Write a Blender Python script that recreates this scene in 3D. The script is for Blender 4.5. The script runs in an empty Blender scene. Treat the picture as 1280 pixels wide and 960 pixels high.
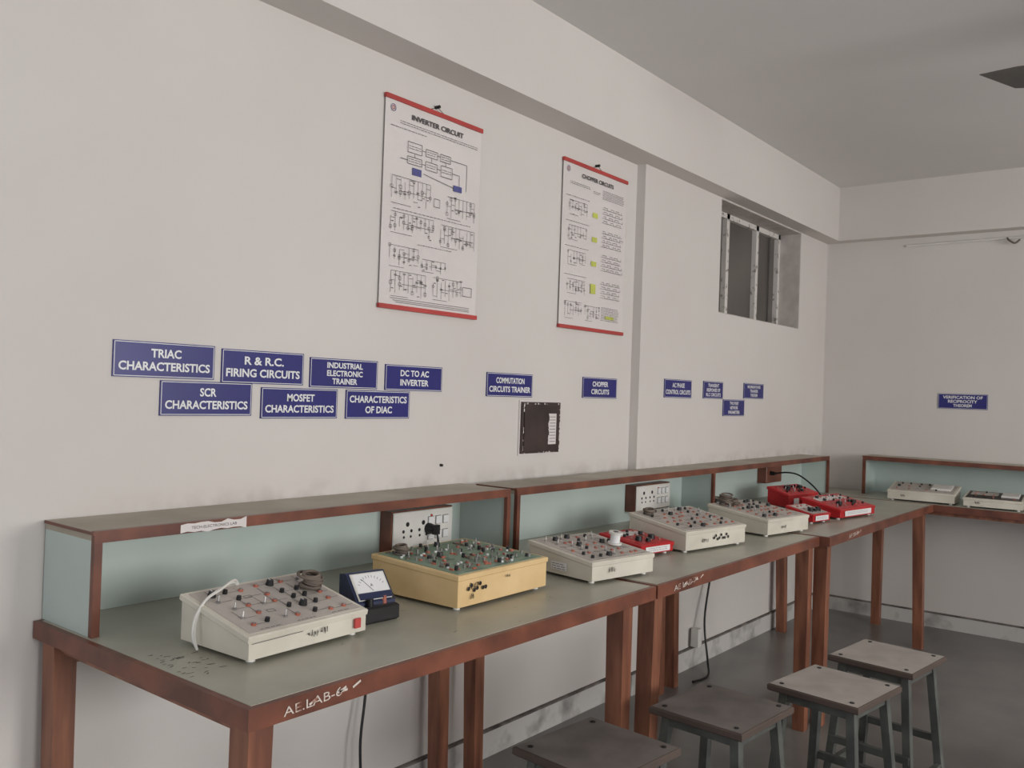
import bpy, math, random
from mathutils import Matrix, Vector

# ------------------------------------------------------------------ materials
def lin(c):
    c = c / 255.0
    return c / 12.92 if c <= 0.04045 else ((c + 0.055) / 1.055) ** 2.4
def rgb(t): return (lin(t[0]), lin(t[1]), lin(t[2]), 1.0)
MATS = {}
def mat(name, col, rough=0.6, var=None, scale=6.0, metal=0.0, bump=0.0, stretch=(1, 1, 1), lo=0.35, hi=0.7, detail=4.0, spec=0.5):
    if name in MATS: return MATS[name]
    m = bpy.data.materials.new(name); m.use_nodes = True
    nt = m.node_tree; b = nt.nodes['Principled BSDF']
    b.inputs['Base Color'].default_value = rgb(col)
    b.inputs['Roughness'].default_value = rough
    b.inputs['Metallic'].default_value = metal
    b.inputs['Specular IOR Level'].default_value = spec
    if var is None: var = tuple(max(0, c * 0.9) for c in col)
    tc = nt.nodes.new('ShaderNodeTexCoord'); mp = nt.nodes.new('ShaderNodeMapping')
    mp.inputs['Scale'].default_value = stretch
    nz = nt.nodes.new('ShaderNodeTexNoise'); nz.inputs['Scale'].default_value = scale
    nz.inputs['Detail'].default_value = detail
    cr = nt.nodes.new('ShaderNodeValToRGB')
    cr.color_ramp.elements[0].position = lo; cr.color_ramp.elements[0].color = rgb(var)
    cr.color_ramp.elements[1].position = hi; cr.color_ramp.elements[1].color = rgb(col)
    nt.links.new(tc.outputs['Object'], mp.inputs['Vector'])
    nt.links.new(mp.outputs['Vector'], nz.inputs['Vector'])
    nt.links.new(nz.outputs['Fac'], cr.inputs['Fac'])
    nt.links.new(cr.outputs['Color'], b.inputs['Base Color'])
    if bump:
        bp = nt.nodes.new('ShaderNodeBump'); bp.inputs['Strength'].default_value = bump; bp.inputs['Distance'].default_value = 0.01
        nt.links.new(nz.outputs['Fac'], bp.inputs['Height']); nt.links.new(bp.outputs['Normal'], b.inputs['Normal'])
    MATS[name] = m
    return m
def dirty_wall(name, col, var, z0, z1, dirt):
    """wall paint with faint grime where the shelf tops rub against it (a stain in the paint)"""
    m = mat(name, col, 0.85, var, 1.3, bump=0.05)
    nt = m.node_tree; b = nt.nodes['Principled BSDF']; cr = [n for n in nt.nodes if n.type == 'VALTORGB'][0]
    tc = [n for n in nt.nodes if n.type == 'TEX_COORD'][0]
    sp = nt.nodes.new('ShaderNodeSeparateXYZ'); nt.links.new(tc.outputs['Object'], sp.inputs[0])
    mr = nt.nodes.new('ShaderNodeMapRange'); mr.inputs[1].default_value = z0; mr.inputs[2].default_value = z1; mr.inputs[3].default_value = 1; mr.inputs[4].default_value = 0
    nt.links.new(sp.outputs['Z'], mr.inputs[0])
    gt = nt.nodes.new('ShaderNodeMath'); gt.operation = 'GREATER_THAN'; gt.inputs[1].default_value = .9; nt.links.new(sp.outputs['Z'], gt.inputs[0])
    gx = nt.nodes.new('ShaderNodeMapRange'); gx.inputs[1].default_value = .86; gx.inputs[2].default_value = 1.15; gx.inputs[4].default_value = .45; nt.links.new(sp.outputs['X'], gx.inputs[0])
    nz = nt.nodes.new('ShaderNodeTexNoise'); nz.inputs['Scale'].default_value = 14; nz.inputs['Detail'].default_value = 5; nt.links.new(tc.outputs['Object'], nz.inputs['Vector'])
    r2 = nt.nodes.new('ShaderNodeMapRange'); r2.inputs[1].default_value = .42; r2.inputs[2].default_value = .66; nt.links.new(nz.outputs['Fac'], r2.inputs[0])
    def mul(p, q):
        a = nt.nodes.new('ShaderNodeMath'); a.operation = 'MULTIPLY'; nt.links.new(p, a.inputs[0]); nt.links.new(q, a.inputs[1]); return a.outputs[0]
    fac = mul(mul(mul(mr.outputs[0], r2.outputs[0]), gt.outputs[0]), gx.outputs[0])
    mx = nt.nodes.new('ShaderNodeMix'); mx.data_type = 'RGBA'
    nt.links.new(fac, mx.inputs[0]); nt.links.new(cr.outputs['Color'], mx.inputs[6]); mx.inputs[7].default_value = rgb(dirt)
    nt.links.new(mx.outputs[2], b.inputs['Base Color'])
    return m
WALL = mat('painted_wall', (217, 212, 207), 0.85, (210, 204, 199), 1.3, bump=0.05)
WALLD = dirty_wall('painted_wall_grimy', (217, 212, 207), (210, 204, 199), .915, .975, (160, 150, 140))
CEIL = mat('painted_ceiling', (226, 223, 221), 0.9, (220, 217, 215), 1.0)
FLOOR = mat('stone_floor', (134, 131, 127), 0.28, (104, 101, 98), 2.2, bump=0.03)
SKIRT = mat('skirting_paint', (200, 197, 193), 0.8, (140, 136, 132), 7.0, lo=0.3, hi=0.5)
DIRT = mat('dirty_line', (74, 68, 64), 0.9, (130, 122, 116), 20.0)
LAM = mat('grey_green_laminate', (176, 175, 161), 0.34, (160, 158, 144), 5.0, lo=0.3, hi=0.6)
LAMSH = mat('shelf_laminate', (180, 173, 156), 0.5, (156, 148, 132), 6.0)
BLUE = mat('pale_blue_laminate', (192, 205, 199), 0.45, (182, 195, 190), 3.0)
WOOD = mat('varnished_wood', (134, 80, 60), 0.38, (94, 54, 42), 9.0, bump=0.05)
WOODL = mat('leg_wood', (156, 102, 76), 0.42, (108, 66, 50), 10.0, stretch=(3, 3, 0.4))
NAVY = mat('navy_sign', (36, 36, 118), 0.35, (34, 33, 108), 5.0)
WHITE = mat('white_print', (235, 235, 235), 0.5, (225, 225, 225))
CHALK = mat('chalk_paint', (215, 205, 195), 0.8, (150, 100, 80), 60.0, lo=.35, hi=.5)
PAPER = mat('poster_paper', (224, 217, 214), 0.6, (217, 210, 207), 3.0)
INK = mat('poster_ink', (84, 80, 82), 0.7)
RED = mat('poster_bar_red', (190, 70, 66), 0.5)
YEL = mat('poster_yellow', (206, 212, 100), 0.6)
PBLUE = mat('poster_blue', (90, 92, 152), 0.6)
BLACK = mat('black_plastic', (26, 26, 28), 0.4, (20, 20, 22))
DARKP = mat('dark_panel', (72, 56, 52), 0.35, (44, 35, 33), 8.0)
KITG = mat('kit_grey_plastic', (218, 213, 199), 0.5, (202, 196, 182), 8.0)
KITP = mat('kit_panel_face', (192, 185, 176), 0.45, (176, 169, 162), 9.0)
KITC = mat('kit_cream', (230, 200, 150), 0.5, (216, 184, 132), 8.0)
PCB = mat('kit_green_board', (136, 160, 138), 0.45, (110, 136, 114), 14.0)
KITR = mat('kit_red', (200, 40, 46), 0.4, (176, 32, 38), 8.0)
KWHITE = mat('off_white_plastic', (228, 226, 220), 0.4, (214, 212, 206))
STEEL = mat('steel', (190, 188, 185), 0.3, (150, 148, 146), 20.0, metal=0.8)
COPPER = mat('socket_red', (184, 104, 84), 0.4)
STOOLT = mat('stool_top_grey', (184, 178, 170), 0.5, (160, 153, 146), 9.0)
STOOLD = mat('stool_top_dark', (126, 119, 114), 0.55, (100, 94, 90), 9.0)
STOOLE = mat('stool_edge', (88, 74, 66), 0.7)
STOOLL = mat('stool_leg_paint', (96, 99, 94), 0.5, (68, 70, 68), 14.0)
FRAME = mat('window_frame_paint', (218, 213, 208), 0.6, (140, 132, 126), 30.0, lo=0.32, hi=0.44)
GLASSD = mat('dim_view_glass', (104, 99, 93), 0.3, (84, 80, 76), 3.0)  # opaque pane; the dimness behind the window is painted into its colour
REVEAL = mat('reveal_plaster', (208, 201, 196), 0.85, (186, 178, 172), 12.0)
FANM = mat('fan_brown_metal', (104, 100, 96), 0.45)
CORD = mat('grey_cord', (124, 112, 100), 0.7, (96, 86, 78), 30)
WCORD = mat('white_cord', (220, 218, 212), 0.5)

# ------------------------------------------------------------------ geometry builder
def I(): return Matrix.Identity(4)
def T(x, y, z): return Matrix.Translation((x, y, z))
def RZ(a): return Matrix.Rotation(math.radians(a), 4, 'Z')
def RX(a): return Matrix.Rotation(math.radians(a), 4, 'X')
def RY(a): return Matrix.Rotation(math.radians(a), 4, 'Y')
def frame(o, x, y, z):
    m = Matrix.Identity(4)
    for i in range(3):
        m[i][0] = x[i]; m[i][1] = y[i]; m[i][2] = z[i]; m[i][3] = o[i]
    return m
def onleft(x, y, z): return frame((x, y, z), (1, 0, 0), (0, 0, 1), (0, -1, 0))
def onback(x, y, z): return frame((x, y, z), (0, -1, 0), (0, 0, 1), (-1, 0, 0))

def smoothpath(P, n=8):
    P = [Vector(p) for p in P]; out = []
    for i in range(len(P) - 1):
        p0 = P[max(i - 1, 0)]; p1 = P[i]; p2 = P[i + 1]; p3 = P[min(i + 2, len(P) - 1)]
        for k in range(n):
            t = k / n
            out.append(0.5 * ((2 * p1) + (p2 - p0) * t + (2 * p0 - 5 * p1 + 4 * p2 - p3) * t * t + (3 * p1 - p0 - 3 * p2 + p3) * t ** 3))
    out.append(P[-1]); return out

class Obj:
    def __init__(s, name):
        s.name = name; s.v = []; s.f = []; s.mi = []; s.sm = []; s.mats = []
    def m(s, mt):
        if mt not in s.mats: s.mats.append(mt)
        return s.mats.index(mt)
    def add(s, vs, fs, mt, M=None, smooth=False):
        o = len(s.v); M = M or I(); k = s.m(mt)
        s.v += [tuple(M @ Vector(p)) for p in vs]
        for f in fs:
            s.f.append(tuple(o + i for i in f)); s.mi.append(k); s.sm.append(smooth)
    def box(s, x0, x1, y0, y1, z0, z1, mt, M=None, b=0.0):
        if b <= 0:
            vs = [(x0, y0, z0), (x1, y0, z0), (x1, y1, z0), (x0, y1, z0), (x0, y0, z1), (x1, y0, z1), (x1, y1, z1), (x0, y1, z1)]
            s.add(vs, [(0, 3, 2, 1), (4, 5, 6, 7), (0, 1, 5, 4), (1, 2, 6, 5), (2, 3, 7, 6), (3, 0, 4, 7)], mt, M)
        else:
            s.prism([(x0, y0), (x1, y0), (x1, y1), (x0, y1)], z0, z1, mt, M, b)
    def prism(s, poly, z0, z1, mt, M=None, b=0.0):
        """vertical prism with chamfered rims"""
        n = len(poly); cx = sum(p[0] for p in poly) / n; cy = sum(p[1] for p in poly) / n
        def ins(p):
            if b <= 0: return p
            dx = p[0] - cx; dy = p[1] - cy
            return (p[0] - math.copysign(min(b, abs(dx)), dx), p[1] - math.copysign(min(b, abs(dy)), dy))
        rings = [[(*ins(p), z0) for p in poly], [(*p, z0 + b) for p in poly], [(*p, z1 - b) for p in poly], [(*ins(p), z1) for p in poly]]
        vs = [q for r in rings for q in r]; fs = [tuple(reversed(range(n))), tuple(range(3 * n, 4 * n))]
        for k in range(3):
            for i in range(n):
                j = (i + 1) % n
                fs.append((k * n + i, k * n + j, (k + 1) * n + j, (k + 1) * n + i))
        s.add(vs, fs, mt, M)
    def side(s, prof, x0, x1, mt, M=None):
        """profile in (y,z), extruded along x"""
        n = len(prof); vs = [(x0, p[0], p[1]) for p in prof] + [(x1, p[0], p[1]) for p in prof]
        fs = [tuple(reversed(range(n))), tuple(range(n, 2 * n))]
        for i in range(n):
            j = (i + 1) % n; fs.append((i, j, n + j, n + i))
        s.add(vs, fs, mt, M)
    def cyl(s, r0, r1, z0, z1, mt, M=None, seg=16):
        vs = [(r0 * math.cos(2 * math.pi * i / seg), r0 * math.sin(2 * math.pi * i / seg), z0) for i in range(seg)]
        vs += [(r1 * math.cos(2 * math.pi * i / seg), r1 * math.sin(2 * math.pi * i / seg), z1) for i in range(seg)]
        s.add(vs, [(i, (i + 1) % seg, seg + (i + 1) % seg, seg + i) for i in range(seg)], mt, M, True)
        s.add(vs, [tuple(reversed(range(seg))), tuple(range(seg, 2 * seg))], mt, M)
    def tube(s, P, r, mt, M=None, seg=8, closed=False):
        P = [Vector(p) for p in P]; vs = []; fs = []; n = len(P); ref = None
        for i, p in enumerate(P):
            if closed: d = P[(i + 1) % n] - P[i - 1]
            else: d = P[min(i + 1, n - 1)] - P[max(i - 1, 0)]
            d = d.normalized() if d.length > 1e-9 else Vector((0, 0, 1))
            if ref is None: ref = d.orthogonal().normalized()
            a = (ref - d * ref.dot(d)).normalized(); ref = a; c = d.cross(a)
            for k in range(seg):
                t = 2 * math.pi * k / seg; vs.append(tuple(p + (a * math.cos(t) + c * math.sin(t)) * r))
        for i in range(n if closed else n - 1):
            for k in range(seg):
                a0 = i * seg + k; a1 = i * seg + (k + 1) % seg; j = (i + 1) % n
                fs.append((a0, a1, j * seg + (k + 1) % seg, j * seg + k))
        s.add(vs, fs, mt, M, True)
    def bar(s, p, q, w, d, mt, M=None, w2=None, d2=None):
        """square section leg from p to q (mostly vertical)"""
        w2 = w2 or w; d2 = d2 or d; vs = []
        for (c, a, b) in ((p, w / 2, d / 2), (q, w2 / 2, d2 / 2)):
            vs += [(c[0] - a, c[1] - b, c[2]), (c[0] + a, c[1] - b, c[2]), (c[0] + a, c[1] + b, c[2]), (c[0] - a, c[1] + b, c[2])]
        s.add(vs, [(3, 2, 1, 0), (4, 5, 6, 7), (0, 1, 5, 4), (1, 2, 6, 5), (2, 3, 7, 6), (3, 0, 4, 7)], mt, M)
    def line(s, x0, y0, x1, y1, w, mt, M, z=0.0):
        dx = x1 - x0; dy = y1 - y0; L = math.hypot(dx, dy) or 1e-6; nx = -dy / L * w / 2; ny = dx / L * w / 2
        s.add([(x0 - nx, y0 - ny, z), (x1 - nx, y1 - ny, z), (x1 + nx, y1 + ny, z), (x0 + nx, y0 + ny, z)], [(0, 1, 2, 3)], mt, M)
    def rect(s, x0, y0, x1, y1, mt, M, z=0.0):
        s.add([(x0, y0, z), (x1, y0, z), (x1, y1, z), (x0, y1, z)], [(0, 1, 2, 3)], mt, M)
    def outline(s, x0, y0, x1, y1, w, mt, M, z=0.0):
        s.line(x0, y0, x1, y0, w, mt, M, z); s.line(x1, y0, x1, y1, w, mt, M, z)
        s.line(x1, y1, x0, y1, w, mt, M, z); s.line(x0, y1, x0, y0, w, mt, M, z)
    def ring(s, cx, cy, r, w, mt, M, z=0.0, seg=12):
        for i in range(seg):
            a = 2 * math.pi * i / seg; b = 2 * math.pi * (i + 1) / seg
            s.line(cx + r * math.cos(a), cy + r * math.sin(a), cx + r * math.cos(b), cy + r * math.sin(b), w, mt, M, z)
    def text(s, body, cx, cy, w, h, mt, M, z=0.0, bold=0.012):
        cu = bpy.data.curves.new('tmp', 'FONT'); cu.body = body; cu.align_x = 'CENTER'; cu.offset = bold; cu.resolution_u = 3; cu.space_line = 0.95
        ob = bpy.data.objects.new('tmp', cu); bpy.context.scene.collection.objects.link(ob)
        dg = bpy.context.evaluated_depsgraph_get(); me = bpy.data.meshes.new_from_object(ob.evaluated_get(dg))
        vs = [v.co.copy() for v in me.vertices]; fs = [tuple(p.vertices) for p in me.polygons]
        bpy.data.objects.remove(ob); bpy.data.curves.remove(cu); bpy.data.meshes.remove(me)
        if not vs: return
        xa = min(v.x for v in vs); xb = max(v.x for v in vs); ya = min(v.y for v in vs); yb = max(v.y for v in vs)
        sx = w / (xb - xa); sy = h / (yb - ya)
        s.add([((v.x - (xa + xb) / 2) * sx + cx, (v.y - (ya + yb) / 2) * sy + cy, z) for v in vs], fs, mt, M)
    def done(s, loc=(0, 0, 0), rz=0.0, parent=None):
        me = bpy.data.meshes.new(s.name)
        me.from_pydata([tuple(v) for v in s.v], [], s.f)
        for mt in s.mats: me.materials.append(mt)
        me.polygons.foreach_set('material_index', s.mi); me.polygons.foreach_set('use_smooth', s.sm)
        me.update()
        ob = bpy.data.objects.new(s.name, me); bpy.context.scene.collection.objects.link(ob)
        ob.location = loc; ob.rotation_euler = (0, 0, math.radians(rz))
        if parent: ob.parent = parent
        return ob

# ------------------------------------------------------------------ room
XL, XE, YW, YP, YR, ZC = -2.3, 5.35, 1.89, 1.85, -3.6, 2.487
o = Obj('floor'); o.box(XL - .2, XE + .2, YR - .2, 2.15, -0.1, 0, FLOOR); o.done()
o = Obj('ceiling'); o.box(XL - .2, XE + .2, YR - .2, 2.15, ZC, ZC + 0.1, CEIL); o.done()
WX0, WX1, WZ0, WZ1 = 3.885, 4.915, 1.63, 2.172
o = Obj('wall_left')
o.box(XL - .2, 3.17, YW, 2.15, 0, ZC, WALLD)
o.box(3.17, WX0, YP, 2.15, 0, ZC, WALLD)
o.box(WX1, XE + .2, YP, 2.15, 0, ZC, WALLD)
o.box(WX0, WX1, YP, 2.15, 0, WZ0, WALLD)
o.box(WX0, WX1, YP, 2.15, WZ1, ZC, WALL)
o.done()
o = Obj('wall_back'); o.box(XE, XE + .2, YR, YP, 0, ZC, WALL); o.done()
o = Obj('wall_front'); o.box(XL - .2, XL, YR, YW, 0, ZC, WALL); o.done()
wins = [(-.6, 1.2), (2.0, 3.8)]
o = Obj('wall_right')
o.box(XL - .2, XE + .2, YR - .2, YR, 0, 0.85, WALL); o.box(XL - .2, XE + .2, YR - .2, YR, 2.15, ZC, WALL)
xs = [XL - .2] + [v for w in wins for v in w] + [XE + .2]
for i in range(0, len(xs), 2): o.box(xs[i], xs[i + 1], YR - .2, YR, 0.85, 2.15, WALL)
o.done()
for k, (a, b) in enumerate(wins):
    o = Obj('window_%d' % (k + 2))
    for x in (a, (a + b) / 2 - .02, b - .04): o.box(x, x + .04, YR - .12, YR - .08, .85, 2.15, FRAME)
    for z in (.85, 2.11): o.box(a, b, YR - .12, YR - .08, z, z + .04, FRAME)
    o.done()
# beams
o = Obj('trim_1'); o.box(XL, XE, 1.757, YW, 2.175, ZC, WALL); o.done()
o = Obj('trim_2'); o.box(5.26, XE, YR, 1.757, 2.175, ZC, WALL); o.done()
# skirtings
o = Obj('baseboard_left'); o.box(XL, 3.17, YW - .012, YW, 0, .085, SKIRT); o.box(XL, 3.17, YW - .014, YW, .085, .092, DIRT)
o.box(3.17, XE, YP - .012, YP, 0, .085, SKIRT); o.box(3.17, XE, YP - .014, YP, .085, .092, DIRT)
o.done()
o = Obj('baseboard_back'); o.box(XE - .012, XE, YR, YP - .015, 0, .075, SKIRT); o.box(XE - .014, XE, YR, YP - .015, .075, .083, DIRT); o.done()
# clerestory window in left wall
o = Obj('window_1')
gy = 1.985
o.box(WX0, WX1, gy + .01, gy + .016, WZ0, WZ1, GLASSD)
for x in (WX0, 4.205, 4.575, WX1 - .03): o.box(x, x + .032, gy - .015, gy + .02, WZ0, WZ1, FRAME)
o.box(4.608, 4.622, gy - .005, gy + .02, WZ0, WZ1, BLACK); o.box(4.80, 4.815, gy, gy + .02, WZ0, WZ1, FANM)
for z in (WZ0, WZ1 - .03): o.box(WX0, WX1, gy - .015, gy + .02, z, z + .03, FRAME)
# plastered reveal lining
o.box(WX0, WX1, YP + .002, gy - .015, WZ0, WZ0 + .004, REVEAL)
o.box(WX1 - .004, WX1, YP + .002, gy - .015, WZ0, WZ1, REVEAL)
o.box(WX0, WX1, YP + .002, gy - .015, WZ1 - .004, WZ1, REVEAL)
o.done()

# ------------------------------------------------------------------ benches
TZ = 0.72
def bench(x0, x1, y0, y1, legs, label=None, name='laboratory_workbench', marks=False):
    o = Obj(name)
    o.box(x0 + .012, x1 - .012, y0 + .012, y1 - .012, TZ - .03, TZ, LAM)
    e = .036
    o.box(x0, x1, y0, y0 + .012, TZ - e, TZ - .001, WOOD); o.box(x0, x1, y1 - .012, y1, TZ - e, TZ - .001, WOOD)
    o.box(x0, x0 + .012, y0 + .012, y1 - .012, TZ - e, TZ - .001, WOOD); o.box(x1 - .012, x1, y0 + .012, y1 - .012, TZ - e, TZ - .001, WOOD)
    lx = [l[0] for l in legs]; ly = [l[1] for l in legs]
    xa, xb, ya, yb = min(lx), max(lx), min(ly), max(ly)
    for (lx_, ly_, dx, dy) in legs:
        o.bar((lx_ + dx, ly_ + dy, 0), (lx_, ly_, TZ - .03), .040, .044, WOODL, None, .046, .05)
    o.box(xa, xb, yb - .012, yb + .01, TZ - .085, TZ - .03, WOODL)
    for x in (xa, xb): o.box(x - .01, x + .01, ya, yb, TZ - .055, TZ - .03, WOODL)
    if label:
        M = onleft(label[1], y0 - .0012, TZ - .018) @ RZ(3)
        o.text(label[0], 0, 0, label[2], .015, CHALK, M, bold=-.002)
        R = random.Random(5)
        for i in range(4):
            x = R.uniform(-.1, .75) * label[2]; o.line(x, R.uniform(-.006, 0), x + .018, R.uniform(-.002, .006), .004, CHALK, M, .0002)
    if marks:
        R = random.Random(8); M = T(x0, y0, TZ + .0006)
        for i in range(34):
            x = R.uniform(.02, .10); y = R.uniform(.17, .36); l = R.uniform(.004, .014)
            o.line(x, y, x + l, y + R.uniform(-.004, .004), .0018, INK, M)
        for i in range(14):
            x = R.uniform(.1, 1.1); y = R.uniform(.02, .5); l = R.uniform(.004, .02)
            o.line(x, y, x + l, y + R.uniform(-.01, .01), .0012, DIRT, M)
    return o.done()
YF, YB = 1.15, 1.885
bench(.83, 2.095, YF, YB, [(.862, 1.185, -.01, -.005), (.862, 1.835, 0, -.02), (1.98, 1.19, .01, 0), (1.99, 1.83, .0, -.02)], ('AE.LAB-6', .955, .12), marks=True)
bench(2.105, 3.335, YF, 1.845, [(2.14, 1.19, -.01, 0), (2.13, 1.81, 0, -.02), (3.29, 1.19, .01, 0), (3.28, 1.80, 0, -.02)], ('AE LAB-7', 2.26, .13))
bench(3.345, 4.90, 1.115, 1.845, [(3.40, 1.16, 0, 0), (3.40, 1.80, 0, -.02), (4.80, 1.16, .02, -.01), (4.62, 1.80, 0, -.02)], ('AE.LB-8', 3.62, .11))
bench(4.91, 5.34, -.6, 1.845, [(4.95, -.55, 0, 0), (5.28, -.55, 0, 0), (5.18, 1.46, 0, 0), (5.28, .4, 0, 0), (4.96, .2, 0, 0)])

def shelf_unit(L, D, Hh, dividers, name='bench_back_shelf', tape=None):
    """local: x along length, y 0 = front .. D = wall, z 0 = bench top"""
    o = Obj(name)
    o.box(0, L, 0.012, D, Hh - .018, Hh, LAMSH)
    o.box(0, L, 0, .012, Hh - .022, Hh + .001, WOOD)
    o.box(.012, L - .012, D - .012, D, 0, Hh - .018, BLUE)
    o.box(0, .012, .012, D, 0, Hh - .018, BLUE); o.box(L - .012, L, .012, D, 0, Hh - .018, BLUE)
    o.box(0, .016, -.001, .012, 0, Hh - .022, WOOD); o.box(L - .016, L, -.001, .012, 0, Hh - .022, WOOD)
    o.box(-.003, 0, 0, D, Hh - .006, Hh, WOOD)
    for d in dividers:
        o.box(d - .008, d + .008, 0, .012, 0, Hh - .022, WOOD); o.box(d - .006, d + .006, .012, D - .012, 0, Hh - .018, BLUE)
    if tape:
        random.seed(3)
        M = onleft(tape, -.0015, Hh - .011)
        pts_t = [(-.08 + .16 * i / 10, .010 + random.uniform(-.004, .003)) for i in range(11)]
        pts_b = [(-.08 + .16 * i / 10, -.010 + random.uniform(-.003, .004)) for i in range(11)]
        for i in range(10):
            o.add([(*pts_b[i], 0), (*pts_b[i + 1], 0), (*pts_t[i + 1], 0), (*pts_t[i], 0)], [(0, 1, 2, 3)], PAPER, M)
        o.text('TECH-ELECTRONICS LAB', 0, 0, .11, .006, INK, M, .0004, 0)
    return o
SH = .203
shelf_unit(1.285, .205, SH, [], tape=.26).done((.847, 1.68, TZ + .0005))
shelf_unit(2.83, .165, SH, [1.38]).done((2.165, 1.68, TZ + .0005))
shelf_unit(2.0, .205, SH + .008, []).done((5.14, 1.545, TZ + .0005), -90)

# ------------------------------------------------------------------ stools
def stool(cx, cy, rz, dark=False, h=.46, s=.27):
    o = Obj('wooden_top_stool'); t = STOOLD if dark else STOOLT; a = s / 2
    o.box(-a, a, -a * .93, a * .93, h - .018, h, STOOLE, b=.003)
    o.rect(-a + .004, -a * .93 + .004, a - .004, a * .93 - .004, t, T(0, 0, h + .0006))
    for x in (-1, 1):
        for y in (-1, 1):
            o.bar((x * a * .98, y * a * .95, 0), (x * a * .72, y * a * .68, h - .018), .022, .022, STOOLL)
            o.cyl(.006, .006, 0, .002, BLACK, T(x * a * .8, y * a * .72, h + .0006), 10)
    for y in (-1, 1): o.box(-a * .74, a * .74, y * a * .68 - .009, y * a * .68 + .009, h - .045, h - .018, STOOLL)
    for x in (-1, 1): o.box(x * a * .72 - .009, x * a * .72 + .009, -a * .7, a * .7, h - .045, h - .018, STOOLL)
    z = .12; k = .92
    for y in (-1, 1): o.box(-a * k, a * k, y * a * .88 - .008, y * a * .88 + .008, z, z + .02, STOOLL)
    for x in (-1, 1): o.box(x * a * k - .008, x * a * k + .008, -a * .88, a * .88, z + .08, z + .1, STOOLL)
    o.done((cx, cy, 0), rz)
stool(1.64, 1.03, -5, True)
stool(2.07, .942, -4, True)
stool(2.445, .79, -7)
stool(2.845, .765, -6)

# ------------------------------------------------------------------ signs
def sign(body, x0, x1, z0, z1, y=YW, back=False):
    o = Obj('experiment_name_sign'); w = abs(x1 - x0); h = z1 - z0
    M = onback(XE, (x0 + x1) / 2, (z0 + z1) / 2) if back else onleft((x0 + x1) / 2, y, (z0 + z1) / 2)
    o.box(-w / 2, w / 2, -h / 2, h / 2, 0, .004, NAVY, M)
    o.outline(-w / 2 + .003, -h / 2 + .003, w / 2 - .003, h / 2 - .003, .0015, WHITE, M, .0043)
    lines = body.split('\n'); n = len(lines)
    lh = h * (.25 if n == 2 else .2); step = h * (.37 if n == 2 else .27)
    wid = [len(l) for l in lines]; unit = min(lh * .80, w * .90 / max(wid))
    for i, l in enumerate(lines):
        cy = (n - 1) / 2 * step - i * step
        o.text(l, 0, cy, len(l) * unit, lh, WHITE, M, .0046, .028)
    o.done()
sign('TRIAC\nCHARACTERISTICS', .976, 1.227, 1.225, 1.306)
sign('R & R.C.\nFIRING CIRCUITS', 1.247, 1.493, 1.219, 1.302)
sign('INDUSTRIAL\nELECTRONIC\nTRAINER', 1.515, 1.757, 1.215, 1.295)
sign('DC TO AC\nINVERTER', 1.788, 2.029, 1.214, 1.289)
sign('SCR\nCHARACTERISTICS', 1.090, 1.336, 1.139, 1.220)
sign('MOSFET\nCHARACTERISTICS', 1.364, 1.612, 1.132, 1.211)
sign('CHARACTERISTICS\nOF DIAC', 1.643, 1.890, 1.131, 1.211)
sign('COMMUTATION\nCIRCUITS TRAINER', 2.246, 2.496, 1.204, 1.284)
sign('CHOPPER\nCIRCUITS', 2.814, 3.058, 1.208, 1.288)
k = YP / YW
def s2(b, x0, x1, z0, z1): sign(b, x0 * k, x1 * k, 1.22 + (z0 - 1.22) * k, 1.22 + (z1 - 1.22) * k, YP)
s2('AC PHASE\nCONTROL CIRCUITS', 3.452, 3.708, 1.220, 1.302)
s2('TRANSIENT\nRESPONSE OF\nRLC CIRCUITS', 3.829, 4.04, 1.222, 1.304)
s2('MAXIMUM POWER\nTRANSFER\nTHEOREM', 4.285, 4.536, 1.229, 1.308)
s2('TWO PORT\nNETWORK\nPARAMETERS', 4.048, 4.297, 1.139, 1.221)
sign('VERIFICATION OF\nRECIPROCITY\nTHEOREM', 1.21, .962, 1.212, 1.295, back=True)

# ------------------------------------------------------------------ posters
def circuit(o, M, x0, y0, x1, y1, seed, lw=.0011):
    R = random.Random(seed); w = x1 - x0; h = y1 - y0; z = .0006
    o.line(x0, y1, x1, y1, lw, INK, M, z); o.line(x0, y0, x1 * .5 + x0 * .5, y0, lw, INK, M, z)
    o.line(x0 + w * .3, y0 + h * .5, x1, y0 + h * .5, lw, INK, M, z)
    n = max(4, int(w / .017))
    for i in range(n + 1):
        x = x0 + w * i / n
        a = y0 + h * R.uniform(0, .4); b = y1 - (0 if R.random() < .6 else h * R.uniform(0, .3))
        o.line(x, a, x, b, lw, INK, M, z)
        for rep in range(2):
            if R.random() < .6:
                yy = R.uniform(a, b); s_ = min(.010, h * .13)
                c = R.random()
                if c < .45: o.outline(x - s_ * .5, yy - s_ * .5, x + s_ * .5, yy + s_ * .5, lw, INK, M, z)
                elif c < .8: o.ring(x, yy, s_ * .5, lw, INK, M, z, 8)
                else:
                    o.line(x - s_ * .6, yy, x + s_ * .6, yy, lw * 1.5, INK, M, z); o.line(x - s_ * .6, yy + .003, x + s_ * .6, yy + .003, lw * 1.5, INK, M, z)
        if i < n and R.random() < .7:
            yy = R.uniform(y0 + h * .15, y1 - h * .1); o.line(x, yy, x + w / n, yy, lw, INK, M, z)
        if i < n and R.random() < .6:
            yy = R.uniform(y0, y1); o.line(x + .003, yy, x + .011, yy, .0022, INK, M, z)
def hatch(o, M, x0, x1, y, n, seed, dy=.0062, lw=.0015):
    R = random.Random(seed)
    for i in range(n):
        x = x0
        while x < x1 - .006:
            l = R.uniform(.004, .016); o.line(x, y - i * dy, min(x + l, x1), y - i * dy, lw, INK, M, .0006); x += l + .003
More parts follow.
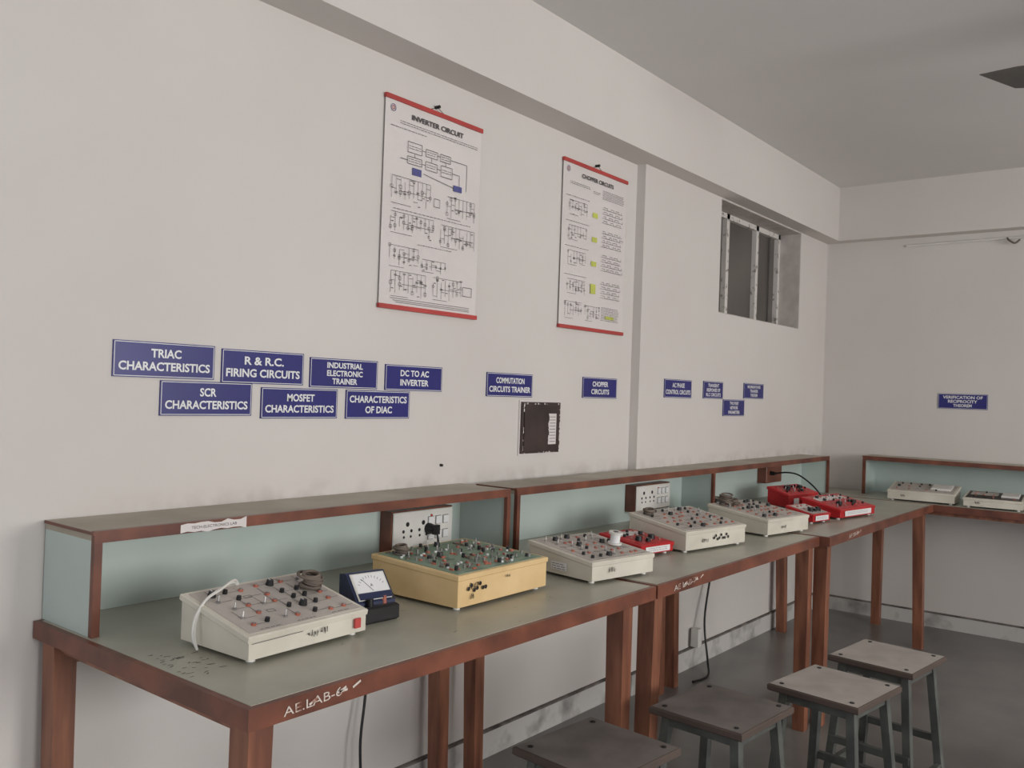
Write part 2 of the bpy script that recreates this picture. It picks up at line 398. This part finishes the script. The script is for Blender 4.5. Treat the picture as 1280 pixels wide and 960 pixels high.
def poster(title, x0, x1, z0, z1, kind):
    o = Obj('circuit_diagram_poster'); w = x1 - x0; h = z1 - z0
    M = onleft(x0, YW - .009, z0)
    nx, ny = 14, 10; vs = []; fs = []
    for j in range(ny + 1):
        for i in range(nx + 1):
            vs.append((w * i / nx, h * j / ny, -.0022 + .0016 * math.sin(i * .9) * math.sin(j * .7)))
    for j in range(ny):
        for i in range(nx):
            a = j * (nx + 1) + i; fs.append((a, a + 1, a + nx + 2, a + nx + 1))
    o.add(vs, fs, PAPER, M, True)
    o.box(-.002, w + .002, h - .011, h + .002, -.006, .004, RED, M); o.box(-.002, w + .002, -.002, .011, -.006, .004, RED, M)
    o.ring(w * .07, h * .945, .010, .0018, PBLUE, M, .0008); o.ring(w * .07, h * .945, .005, .002, RED, M, .0008)
    o.text(title, w * .52, h * .93, w * (.54 if kind == 1 else .5), h * .026, INK, M, .0008, .03)
    o.tube([(w * .42, h, 0), (w * .5, h + .014, .002), (w * .58, h, 0)], .0010, BLACK, M, 5)
    o.cyl(.005, .005, -.008, .010, BLACK, M @ T(w * .5, h + .016, 0), 10)
    if kind == 1:
        hatch(o, M, w * .14, w * .96, h * .895, 2, 1); hatch(o, M, w * .05, w * .4, h * .862, 1, 2)
        z = .0008
        for (a, b, c, d, blue) in ((.22, .76, .36, .81, 0), (.40, .765, .52, .80, 0), (.55, .765, .66, .80, 0), (.22, .705, .36, .74, 0), (.40, .70, .52, .74, 0), (.56, .69, .68, .745, 0), (.27, .655, .36, .69, 1), (.70, .635, .79, .665, 1)):
            if blue: o.rect(a * w, b * h, c * w, d * h, PBLUE, M, z)
            else:
                o.outline(a * w, b * h, c * w, d * h, .0016, INK, M, z); hatch(o, M, a * w + .005, c * w - .004, (b + d) / 2 * h + .004, 2, int(a * 99), .007)
        for (a, b, c, d) in ((.36, .785, .40, .785), (.52, .785, .55, .785), (.66, .785, .84, .785), (.84, .785, .84, .65), (.36, .72, .40, .72), (.52, .72, .56, .72), (.15, .72, .22, .72), (.68, .72, .76, .72), (.76, .72, .76, .665), (.38, .675, .7, .65), (.29, .76, .29, .74), (.46, .765, .46, .74), (.61, .765, .61, .745)):
            o.line(a * w, b * h, c * w, d * h, .0015, INK, M, z)
        circuit(o, M, .08 * w, .50 * h, .46 * w, .63 * h, 11); o.outline(.5 * w, .53 * h, .56 * w, .57 * h, .0015, INK, M, z)
        circuit(o, M, .64 * w, .49 * h, .94 * w, .60 * h, 12)
        circuit(o, M, .08 * w, .36 * h, .50 * w, .46 * h, 13); circuit(o, M, .58 * w, .34 * h, .95 * w, .45 * h, 14)
        hatch(o, M, .1 * w, .5 * w, .475 * h, 1, 5); hatch(o, M, .5 * w, .9 * w, .475 * h, 1, 6); hatch(o, M, .35 * w, .7 * w, .325 * h, 1, 7)
        circuit(o, M, .08 * w, .20 * h, .36 * w, .30 * h, 15); circuit(o, M, .10 * w, .06 * h, .44 * w, .18 * h, 16); circuit(o, M, .40 * w, .20 * h, .64 * w, .26 * h, 19)
        circuit(o, M, .52 * w, .07 * h, .82 * w, .18 * h, 17); o.outline(.84 * w, .11 * h, .94 * w, .155 * h, .0016, INK, M, z)
        for t in (.0, .012, .022): o.line(.1 * w + t, .05 * h - t * .5, .92 * w, .05 * h - t * .5, .0013, INK, M, z)
    else:
        hatch(o, M, w * .1, w * .4, h * .875, 2, 21); hatch(o, M, w * .45, w * .56, h * .86, 2, 22); hatch(o, M, w * .6, w * .95, h * .885, 6, 23)
        for i, yy in enumerate((.72, .57, .42, .25)):
            circuit(o, M, .1 * w, (yy - .04) * h, .36 * w, (yy + .045) * h, 30 + i); hatch(o, M, .05 * w, .4 * w, (yy + .07) * h, 1, 40 + i)
            o.rect(.45 * w, (yy - .02) * h, .53 * w, (yy + .01) * h if i < 3 else (yy + .04) * h, YEL, M, .0007)
            R = random.Random(i)
            for q in range(4):
                y0 = (yy + .05 - q * .028) * h; x = .62 * w; up = 0
                o.line(.6 * w, y0, .93 * w, y0, .0011, INK, M, .0008)
                while x < .9 * w:
                    l = R.uniform(.012, .03); o.line(x, y0 + .008 * (1 - up), x + l, y0 + .008 * (1 - up), .0013, INK, M, .0008)
                    o.line(x + l, y0, x + l, y0 + .009, .0013, INK, M, .0008); x += l; up = 1 - up
        circuit(o, M, .08 * w, .06 * h, .32 * w, .16 * h, 51); circuit(o, M, .38 * w, .06 * h, .60 * w, .15 * h, 52)
        o.rect(.70 * w, .085 * h, .84 * w, .105 * h, YEL, M, .0004); hatch(o, M, .63 * w, .92 * w, .155 * h, 9, 53)
    o.done()
poster('INVERTER CIRCUIT', 1.748, 2.172, 1.452, 2.066, 1)
poster('CHOPPER CIRCUITS', 2.635, 3.078, 1.465, 2.085, 2)

# ------------------------------------------------------------------ dark wall panel
o = Obj('wall_distribution_box'); M = onleft(2.431, YW, 1.008)
o.box(-.006, .232, -.006, .186, 0, .006, PAPER, M); o.box(0, .226, 0, .18, 0, .016, DARKP, M, .003)
o.box(.008, .218, .008, .172, .016, .019, DARKP, M)
R = random.Random(4)
for i in range(10): o.add([(.15 + R.uniform(-.004, .004), .03 + .011 * i, 0), (.195, .03 + .011 * i, 0), (.195, .041 + .011 * i, 0), (.15 + R.uniform(-.004, .004), .041 + .011 * i, 0)], [(0, 1, 2, 3)], PAPER, M @ T(0, 0, .0195))
for i in range(9): o.line(.155, .04 + i * .011, .19, .04 + i * .011, .0018, INK, M, .0199)
for i in range(26):
    a = R.uniform(0, .21); s_ = R.uniform(.002, .006); e = R.choice((.0, .172))
    o.rect(a, e, a + s_, e + s_, PAPER, M, .0196)
    b = R.uniform(0, .17); e = R.choice((.0, .214)); o.rect(e, b, e + s_, b + s_ * 2, PAPER, M, .0196)
o.done()
o = Obj('wall_nail'); o.cyl(.005, .004, 0, .008, BLACK, onleft(2.04, YW, .985) , 10); o.done()

# ------------------------------------------------------------------ switch boards
def switchboard(x0, x1, z0, z1, y, plug=False):
    o = Obj('electrical_switchboard'); w = x1 - x0; h = z1 - z0; M = onleft(x0, y, z0)
    o.box(0, w, 0, h, 0, .045, WOOD, M); o.box(.004, w - .003, .004, h - .004, .045, .051, KWHITE, M, .002)
    for sx in (.06, .125):
        for a, b, r in ((0, .022, .007), (-.016, 0, .005), (.016, 0, .005), (-.014, -.018, .004), (.014, -.018, .004)):
            o.cyl(r, r, .051, .0516, BLACK, M @ T(sx + a, h * .5 + b * .9, 0), 10)
    for i in range(6):
        a = w - .11 + (i % 3) * .032; b = h * .24 + (i // 3) * h * .36
        o.box(a, a + .022, b, b + .022, .051, .055, WHITE, M); o.outline(a - .001, b - .001, a + .023, b + .023, .0015, INK, M, .0513)
    o.cyl(.004, .004, .051, .053, RED, M @ T(w * .62, h * .82, 0), 8)
    if plug:
        P = M @ T(w * .58, h * .5, .051)
        o.cyl(.018, .012, 0, .028, BLACK, P, 14); o.box(-.010, .010, -.014, .014, .02, .04, BLACK, P, .003)
        o.tube(smoothpath([(w * .58, h * .44, .085), (w * .56, h * .2, .095), (w * .38, .02, .11), (w * .2, .006, .16)]), .0032, BLACK, M)
    o.done()
switchboard(1.775, 2.03, .748, .868, 1.872, True)
switchboard(3.06, 3.34, .762, .868, 1.832)
o = Obj('junction_box'); M = onleft(4.36, 1.832, .80)
o.box(0, .2, 0, .095, 0, .05, WOOD, M, .003); o.cyl(.012, .008, .05, .075, BLACK, M @ T(.05, .05, 0)); o.done()

# ------------------------------------------------------------------ trainer kits
def kit(x, y, rz, w, d, hf, hb, body=None, panel=None, n=26, seed=1, extra=None, name='circuit_trainer_kit', cell=.036):
    body = body or KITG; panel = panel or KITP
    o = Obj(name); ft = .008
    o.side([(0, ft), (d, ft), (d, ft + hb), (0, ft + hf)], 0, w, body)
    ang = math.degrees(math.atan2(hb - hf, d)); L = math.hypot(d, hb - hf)
    P = T(0, 0, ft + hf) @ RX(ang)
    o.box(-.003, w + .003, -.003, L + .003, -.012, .001, body, P, .002)
    o.box(.008, w - .008, .008, L - .008, 0, .0022, panel, P)
    for fx in (.02, w - .02):
        for fy in (.02, d - .02): o.cyl(.009, .007, 0, ft, KWHITE, T(fx, fy, 0), 10)
    R = random.Random(seed); z = .0026
    cols = max(3, int(w / cell)); rows = max(2, int(L / (cell + .002)))
    for i in range(cols):
        for j in range(rows):
            cx = .02 + (w - .04) * (i + .5) / cols + R.uniform(-.006, .006); cy = .016 + (L - .03) * (j + .5) / rows + R.uniform(-.005, .005)
            q = P @ T(cx, cy, 0); c = R.random()
            if R.random() < .7: o.line(cx, cy, min(cx + (w - .04) / cols * .9, w - .012), cy, .0011, INK, P, z)
            if R.random() < .5: o.line(cx, cy, cx, min(cy + L / rows * .8, L - .012), .0011, INK, P, z)
            if c < .46:
                o.cyl(.005, .005, .002, .006, COPPER, q, 10); o.cyl(.003, .003, .006, .0078, STEEL, q, 8)
            elif c < .66:
                o.cyl(.005, .0045, .002, .010, BLACK, q, 10)
            elif c < .78:
                o.cyl(.0085, .007, .002, .013, BLACK, q, 14); o.box(-.0008, .0008, 0, .007, .013, .0136, WHITE, q)
            elif c < .9:
                o.cyl(.004, .004, .002, .006, STEEL, q, 8); o.tube([(0, 0, .006), (.002, .003, .016)], .0016, STEEL, q, 6)
            else:
                o.outline(cx - .008, cy - .005, cx + .008, cy + .005, .0012, INK, P, z)
    for i in range(3): hatch(o, P @ T(0, 0, .002), w * (.12 + .3 * i), w * (.3 + .3 * i), .014, 1, seed + i)
    F = frame((0, -.0034, ft), (1, 0, 0), (0, 0, 1), (0, -1, 0))
    if extra: extra(o, P, F, w, d, L, hf, hb, ft)
    return o.done((x, y, TZ + .0005), rz)
def scrawl(o, F, x, y, n, h, seed, w=.0016):
    """small marker-pen handwriting"""
    R = random.Random(seed)
    for i in range(n):
        a = x + i * h * .55
        for q in range(2): o.line(a + R.uniform(0, h * .4), y + R.uniform(0, h * .4), a + R.uniform(0, h * .4), y + h * R.uniform(.6, 1), w, BLACK, F)
def coil(o, P, cx, cy, r0, n, m1=None):
    R = random.Random(n)
    for k_ in range(n):
        r = r0 * R.uniform(.7, 1.05); dx = R.uniform(-.005, .005); dy = R.uniform(-.005, .005); tl = R.uniform(-.15, .15)
        o.tube([(cx + dx + r * math.cos(a * .5236), cy + dy + r * math.sin(a * .5236), .007 + k_ * .0045 + tl * r * math.cos(a * .5236)) for a in range(12)], .0032, m1 or CORD, P, 6, True)

def exA(o, P, F, w, d, L, hf, hb, ft):
    o.box(w - .035, w - .02, hf * .25, hf * .7, 0, .004, RED, F)
    scrawl(o, F, w * .46, hf * .35, 7, .014, 2); o.line(0.004, hf * .70, w * .42, hf * .72, .001, INK, F)
    for k_ in range(2):
        e = k_ * .004
        o.tube(smoothpath([(.115 + e, d * .95, hb + .010), (.10 + e, d * .92, hb + .018 + e), (.05 + e, d * .80, hb + .014), (.01, d * .72, hb + .003), (-.012 - e, d * .68, .06), (-.018 - e, d * .66, .03), (-.014, d * .64, .005)]), .0025, WCORD)
    coil(o, P, w * .86, L * .62, .022, 7)
kit(.955, 1.33, 2, .285, .205, .042, .085, seed=3, extra=exA)

def exB(o, P, F, w, d, L, hf, hb, ft):
    R = random.Random(9)
    for i in range(110):
        q = P @ T(R.uniform(.02, w - .02), R.uniform(.02, L - .02), 0) @ RZ(R.choice((0, 90)))
        c = R.random()
        if c < .35: o.box(-.006, .006, -.002, .002, .002, .006, COPPER if c < .15 else CORD, q)
        elif c < .5: o.cyl(.0045, .0045, .002, .013, BLACK, q, 10)
        elif c < .8: o.cyl(.0032, .0032, .002, .011, STEEL, q, 8)
        else: o.cyl(.0035, .0035, .002, .006, WHITE, q, 8)
    coil(o, P, .045, L * .82, .018, 5)
    scrawl(o, F, w * .12, hf * .5, 3, .018, 3, .002); scrawl(o, F, w * .12, hf * .2, 2, .014, 4, .002)
    scrawl(o, F, w * .50, hf * .62, 4, .009, 6, .0014)
    for i in range(7): o.cyl(.005, .004, .0, .0006, BLACK, F @ T(w * (.10 + .03 * i), hf * (.55 + .1 * math.sin(i * 2)), 0), 8)
kit(1.505, 1.328, 1, .345, .275, .072, .085, KITC, PCB, seed=5, extra=exB, cell=.042)

def exC(o, P, F, w, d, L, hf, hb, ft):
    q = P @ T(w * .80, L * .42, .002)
    o.cyl(.020, .020, .004, .010, KWHITE, q, 20); o.cyl(.014, .014, .010, .034, WHITE, q, 20); o.cyl(.020, .020, .034, .040, KWHITE, q, 20); o.cyl(.008, .008, .040, .0405, INK, q, 12)
    scrawl(o, F, w * .25, hf * .3, 3, .018, 12, .002)
    G = frame((-.0034, d * .62, ft), (0, -1, 0), (0, 0, 1), (-1, 0, 0))
    o.rect(0, .012, .06, .034, WHITE, G, 0); hatch(o, G, .004, .056, .028, 3, 5)
kit(1.975, 1.275, -9, .255, .24, .05, .075, seed=7, extra=exC)
def exD(o, P, F, w, d, L, hf, hb, ft):
    coil(o, P, .05, L * .82, .02, 4)
    scrawl(o, F, w * .25, hf * .3, 4, .016, 14, .002)
    for i in range(9): o.cyl(.005, .004, .0, .0006, BLACK, F @ T(w * (.45 + .03 * i), hf * (.5 + .12 * math.sin(i * 2)), 0), 8)
kit(2.60, 1.325, -9, .34, .235, .06, .095, seed=11, extra=exD)
def exE(o, P, F, w, d, L, hf, hb, ft):
    coil(o, P, .05, L * .85, .026, 9); coil(o, P, .09, L * .8, .02, 5)
    scrawl(o, F, w * .3, hf * .3, 5, .014, 15, .002)
kit(3.145, 1.275, -9, .29, .26, .055, .085, seed=13, extra=exE)
def exR(o, P, F, w, d, L, hf, hb, ft):
    o.rect(w * .12, hf * .15, w * .88, hf * .8, WHITE, F); hatch(o, F, w * .2, w * .8, hf * .6, 2, 3, lw=.001)
    o.rect(w * .1, L * .6, w * .9, L * .88, PAPER, P, .0026); o.cyl(.012, .01, .002, .016, BLACK, P @ T(w * .3, L * .3, 0)); o.cyl(.012, .01, .002, .016, BLACK, P @ T(w * .7, L * .3, 0))
def exG(o, P, F, w, d, L, hf, hb, ft):
    for i in range(3): o.box(w * (.15 + .27 * i), w * (.3 + .27 * i), hf * .2, hf * .7, 0, .004, BLACK if i else WHITE, F)
    o.cyl(.014, .012, .002, .02, BLACK, P @ T(w * .3, L * .5, 0)); o.cyl(.014, .012, .002, .02, BLACK, P @ T(w * .7, L * .5, 0))
kit(2.42, 1.385, -9, .16, .17, .028, .045, KITR, KITR, seed=17, extra=exR, name='red_trainer_module')
kit(4.06, 1.55, -9, .27, .11, .055, .085, KITR, KITR, seed=19, extra=exG, name='red_trainer_module')
kit(3.64, 1.285, -9, .14, .12, .03, .055, KITR, KITP, seed=23, extra=exR, name='red_trainer_module')
kit(3.87, 1.25, -9, .32, .18, .035, .07, KITR, KITR, seed=29, extra=exR, name='red_trainer_module')
def exH(o, P, F, w, d, L, hf, hb, ft):
    o.rect(.02, L * .45, w * .55, L * .9, KITP, P, .0027); o.box(w * .62, w * .92, L * .3, L * .8, .002, .012, KWHITE, P, .002)
    scrawl(o, F, w * .2, hf * .3, 3, .014, 25, .002)
kit(4.935, 1.35, -86, .32, .20, .045, .075, KITG, KITP, seed=31, extra=exH, cell=.05)
kit(4.935, .985, -86, .26, .20, .04, .06, KITG, DARKP, seed=37, extra=exH, cell=.05)
# coiled patch leads in shelf bay
o = Obj('coiled_patch_leads')
R = random.Random(2)
for k_ in range(11):
    r = R.uniform(.025, .04)
    o.tube([(r * 1.6 * math.cos(a * .5236) + (k_ % 3) * .04, r * math.sin(a * .5236), .007 + k_ * .005 + .004 * math.sin(a + k_)) for a in range(12)], .004, CORD if k_ % 3 else BLACK, None, 6, True)
o.done((3.70, 1.74, TZ))
# black lead running over red modules
o = Obj('black_power_cord'); o.tube(smoothpath([(4.41, 1.76, .85), (4.42, 1.70, .86), (4.43, 1.64, .85), (4.42, 1.56, .80), (4.40, 1.50, .74), (4.36, 1.47, .7285), (4.25, 1.47, .7285), (4.15, 1.46, .7285)]), .004, BLACK); o.done()

# analog meter
o = Obj('analog_panel_meter')
CASE = mat('meter_blue_case', (44, 52, 84), .35)
o.box(0, .09, 0, .085, 0, .035, BLACK, None, .004)
P = T(.045, .062, .035) @ RZ(-6)
o.side([(-.045, -.005), (.03, -.005), (.03, .058), (.005, .062), (-.045, .006)], -.048, .048, CASE, P)
Fm = P @ frame((0, -.021, .0335), (1, 0, 0), (0, .666, .746), (0, -.746, .666))
o.box(-.043, .043, -.032, .034, 0, .004, KWHITE, Fm, .002)
o.rect(-.038, -.014, .038, .030, WHITE, Fm, .0043)
for i in range(11):
    a = math.radians(150 - 12 * i); o.line(.032 * math.cos(a), -.012 + .032 * math.sin(a), .038 * math.cos(a), -.012 + .038 * math.sin(a), .001, INK, Fm, .0047)
o.line(0, -.012, -.02, .018, .0012, INK, Fm, .0048); o.text('A', 0, .002, .006, .007, INK, Fm, .0048)
o.box(-.04, .04, -.031, -.016, .004, .006, CASE, Fm)
for x in (.062, .082): o.cyl(.007, .006, .035, .052, COPPER if x < .07 else BLACK, T(x, .02, 0), 12)
o.cyl(.008, .008, .035, .05, BLACK, T(.02, .015, 0), 12)
o.done((1.283, 1.385, TZ + .0005), -4)

# ------------------------------------------------------------------ cables / misc
o = Obj('hanging_cable'); o.tube(smoothpath([(1.735, 1.878, .66), (1.74, 1.86, .5), (1.72, 1.85, .35), (1.70, 1.84, .2), (1.72, 1.82, .006), (1.80, 1.76, .006)]), .004, BLACK); o.done()
o = Obj('hanging_cable'); o.tube(smoothpath([(3.86, 1.83, .62), (3.84, 1.82, .45), (3.74, 1.80, .22), (3.70, 1.76, .05), (3.62, 1.72, .006), (3.5, 1.73, .006)]), .005, BLACK)
o.box(3.68, 3.72, 1.80, 1.835, .10, .18, KWHITE); o.done()
o = Obj('wall_conduit'); o.tube([(XE - .008, 1.40, 2.13), (XE - .008, .9, 2.135), (XE - .008, -.5, 2.14)], .006, KWHITE)
o.tube(smoothpath([(XE - .01, .89, 2.135), (XE - .03, .88, 2.12), (XE - .04, .85, 2.10), (XE - .02, .83, 2.12)]), .005, CORD); o.done()
# ceiling fan
o = Obj('ceiling_fan'); Z = 2.30 - ZC
o.cyl(.05, .03, -.04, 0, FANM, None, 20); o.cyl(.012, .012, Z + .03, -.03, FANM, None, 12); o.cyl(.09, .07, Z - .03, Z + .04, FANM, None, 28); o.cyl(.05, .09, Z - .05, Z - .03, FANM, None, 28)
for a in (92, 212, 332):
    M = RZ(a) @ T(0, 0, Z) @ RX(14)
    vs = [(.08, -.02, 0), (.14, -.05, 0), (.46, -.075, 0), (.52, -.06, 0), (.61, .052, 0), (.5, .062, 0), (.14, .045, 0), (.08, .02, 0)]
    vs2 = [(x_, y_, -.003) for x_, y_, z_ in vs]
    o.add(vs + vs2, [tuple(range(8)), tuple(reversed(range(8, 16)))] + [(i, 8 + i, 8 + (i + 1) % 8, (i + 1) % 8) for i in range(8)], FANM, M)
o.done((3.27, .02, ZC))

# ------------------------------------------------------------------ light
w = bpy.data.worlds.new('sky'); bpy.context.scene.world = w; w.use_nodes = True
w.node_tree.nodes['Background'].inputs[0].default_value = (.80, .88, 1.0, 1); w.node_tree.nodes['Background'].inputs[1].default_value = 1.0
def area(name, loc, rot, sx, sy, e, col):
    l = bpy.data.lights.new(name, 'AREA'); l.shape = 'RECTANGLE'; l.size = sx; l.size_y = sy; l.energy = e; l.color = col
    ob = bpy.data.objects.new(name, l); bpy.context.scene.collection.objects.link(ob); ob.location = loc; ob.rotation_euler = rot
for (a, b), e in zip(wins, (62, 84)):
    area('window_daylight', ((a + b) / 2, YR - .02, 1.5), (math.radians(100), 0, 0), b - a - .1, 1.2, e, (1, .985, .965))
area('cool_left_lamp', (XL + .05, .3, .95), (math.radians(86), 0, math.radians(-90)), 1.6, 1.6, 19, (.74, .86, 1))  # added lamp for cool light on the lower left wall; wall_front has no door

# ------------------------------------------------------------------ camera
f = 1110.0; yaw, pit, rol = [math.radians(v) for v in (38.40, .53, 1.97)]
F = Vector((math.cos(yaw) * math.cos(pit), math.sin(yaw) * math.cos(pit), math.sin(pit)))
r0 = Vector((math.sin(yaw), -math.cos(yaw), 0)); u0 = r0.cross(F)
r = r0 * math.cos(rol) + u0 * math.sin(rol); u = -r0 * math.sin(rol) + u0 * math.cos(rol)
cam = bpy.data.cameras.new('camera'); cam.sensor_width = 36; cam.lens = f / 1280 * 36; cam.clip_start = .02
c = bpy.data.objects.new('camera', cam); bpy.context.scene.collection.objects.link(c)
c.matrix_world = frame((0, 0, 1.22), r, u, -F); bpy.context.scene.camera = c
bpy.context.scene.view_settings.view_transform = 'Standard'
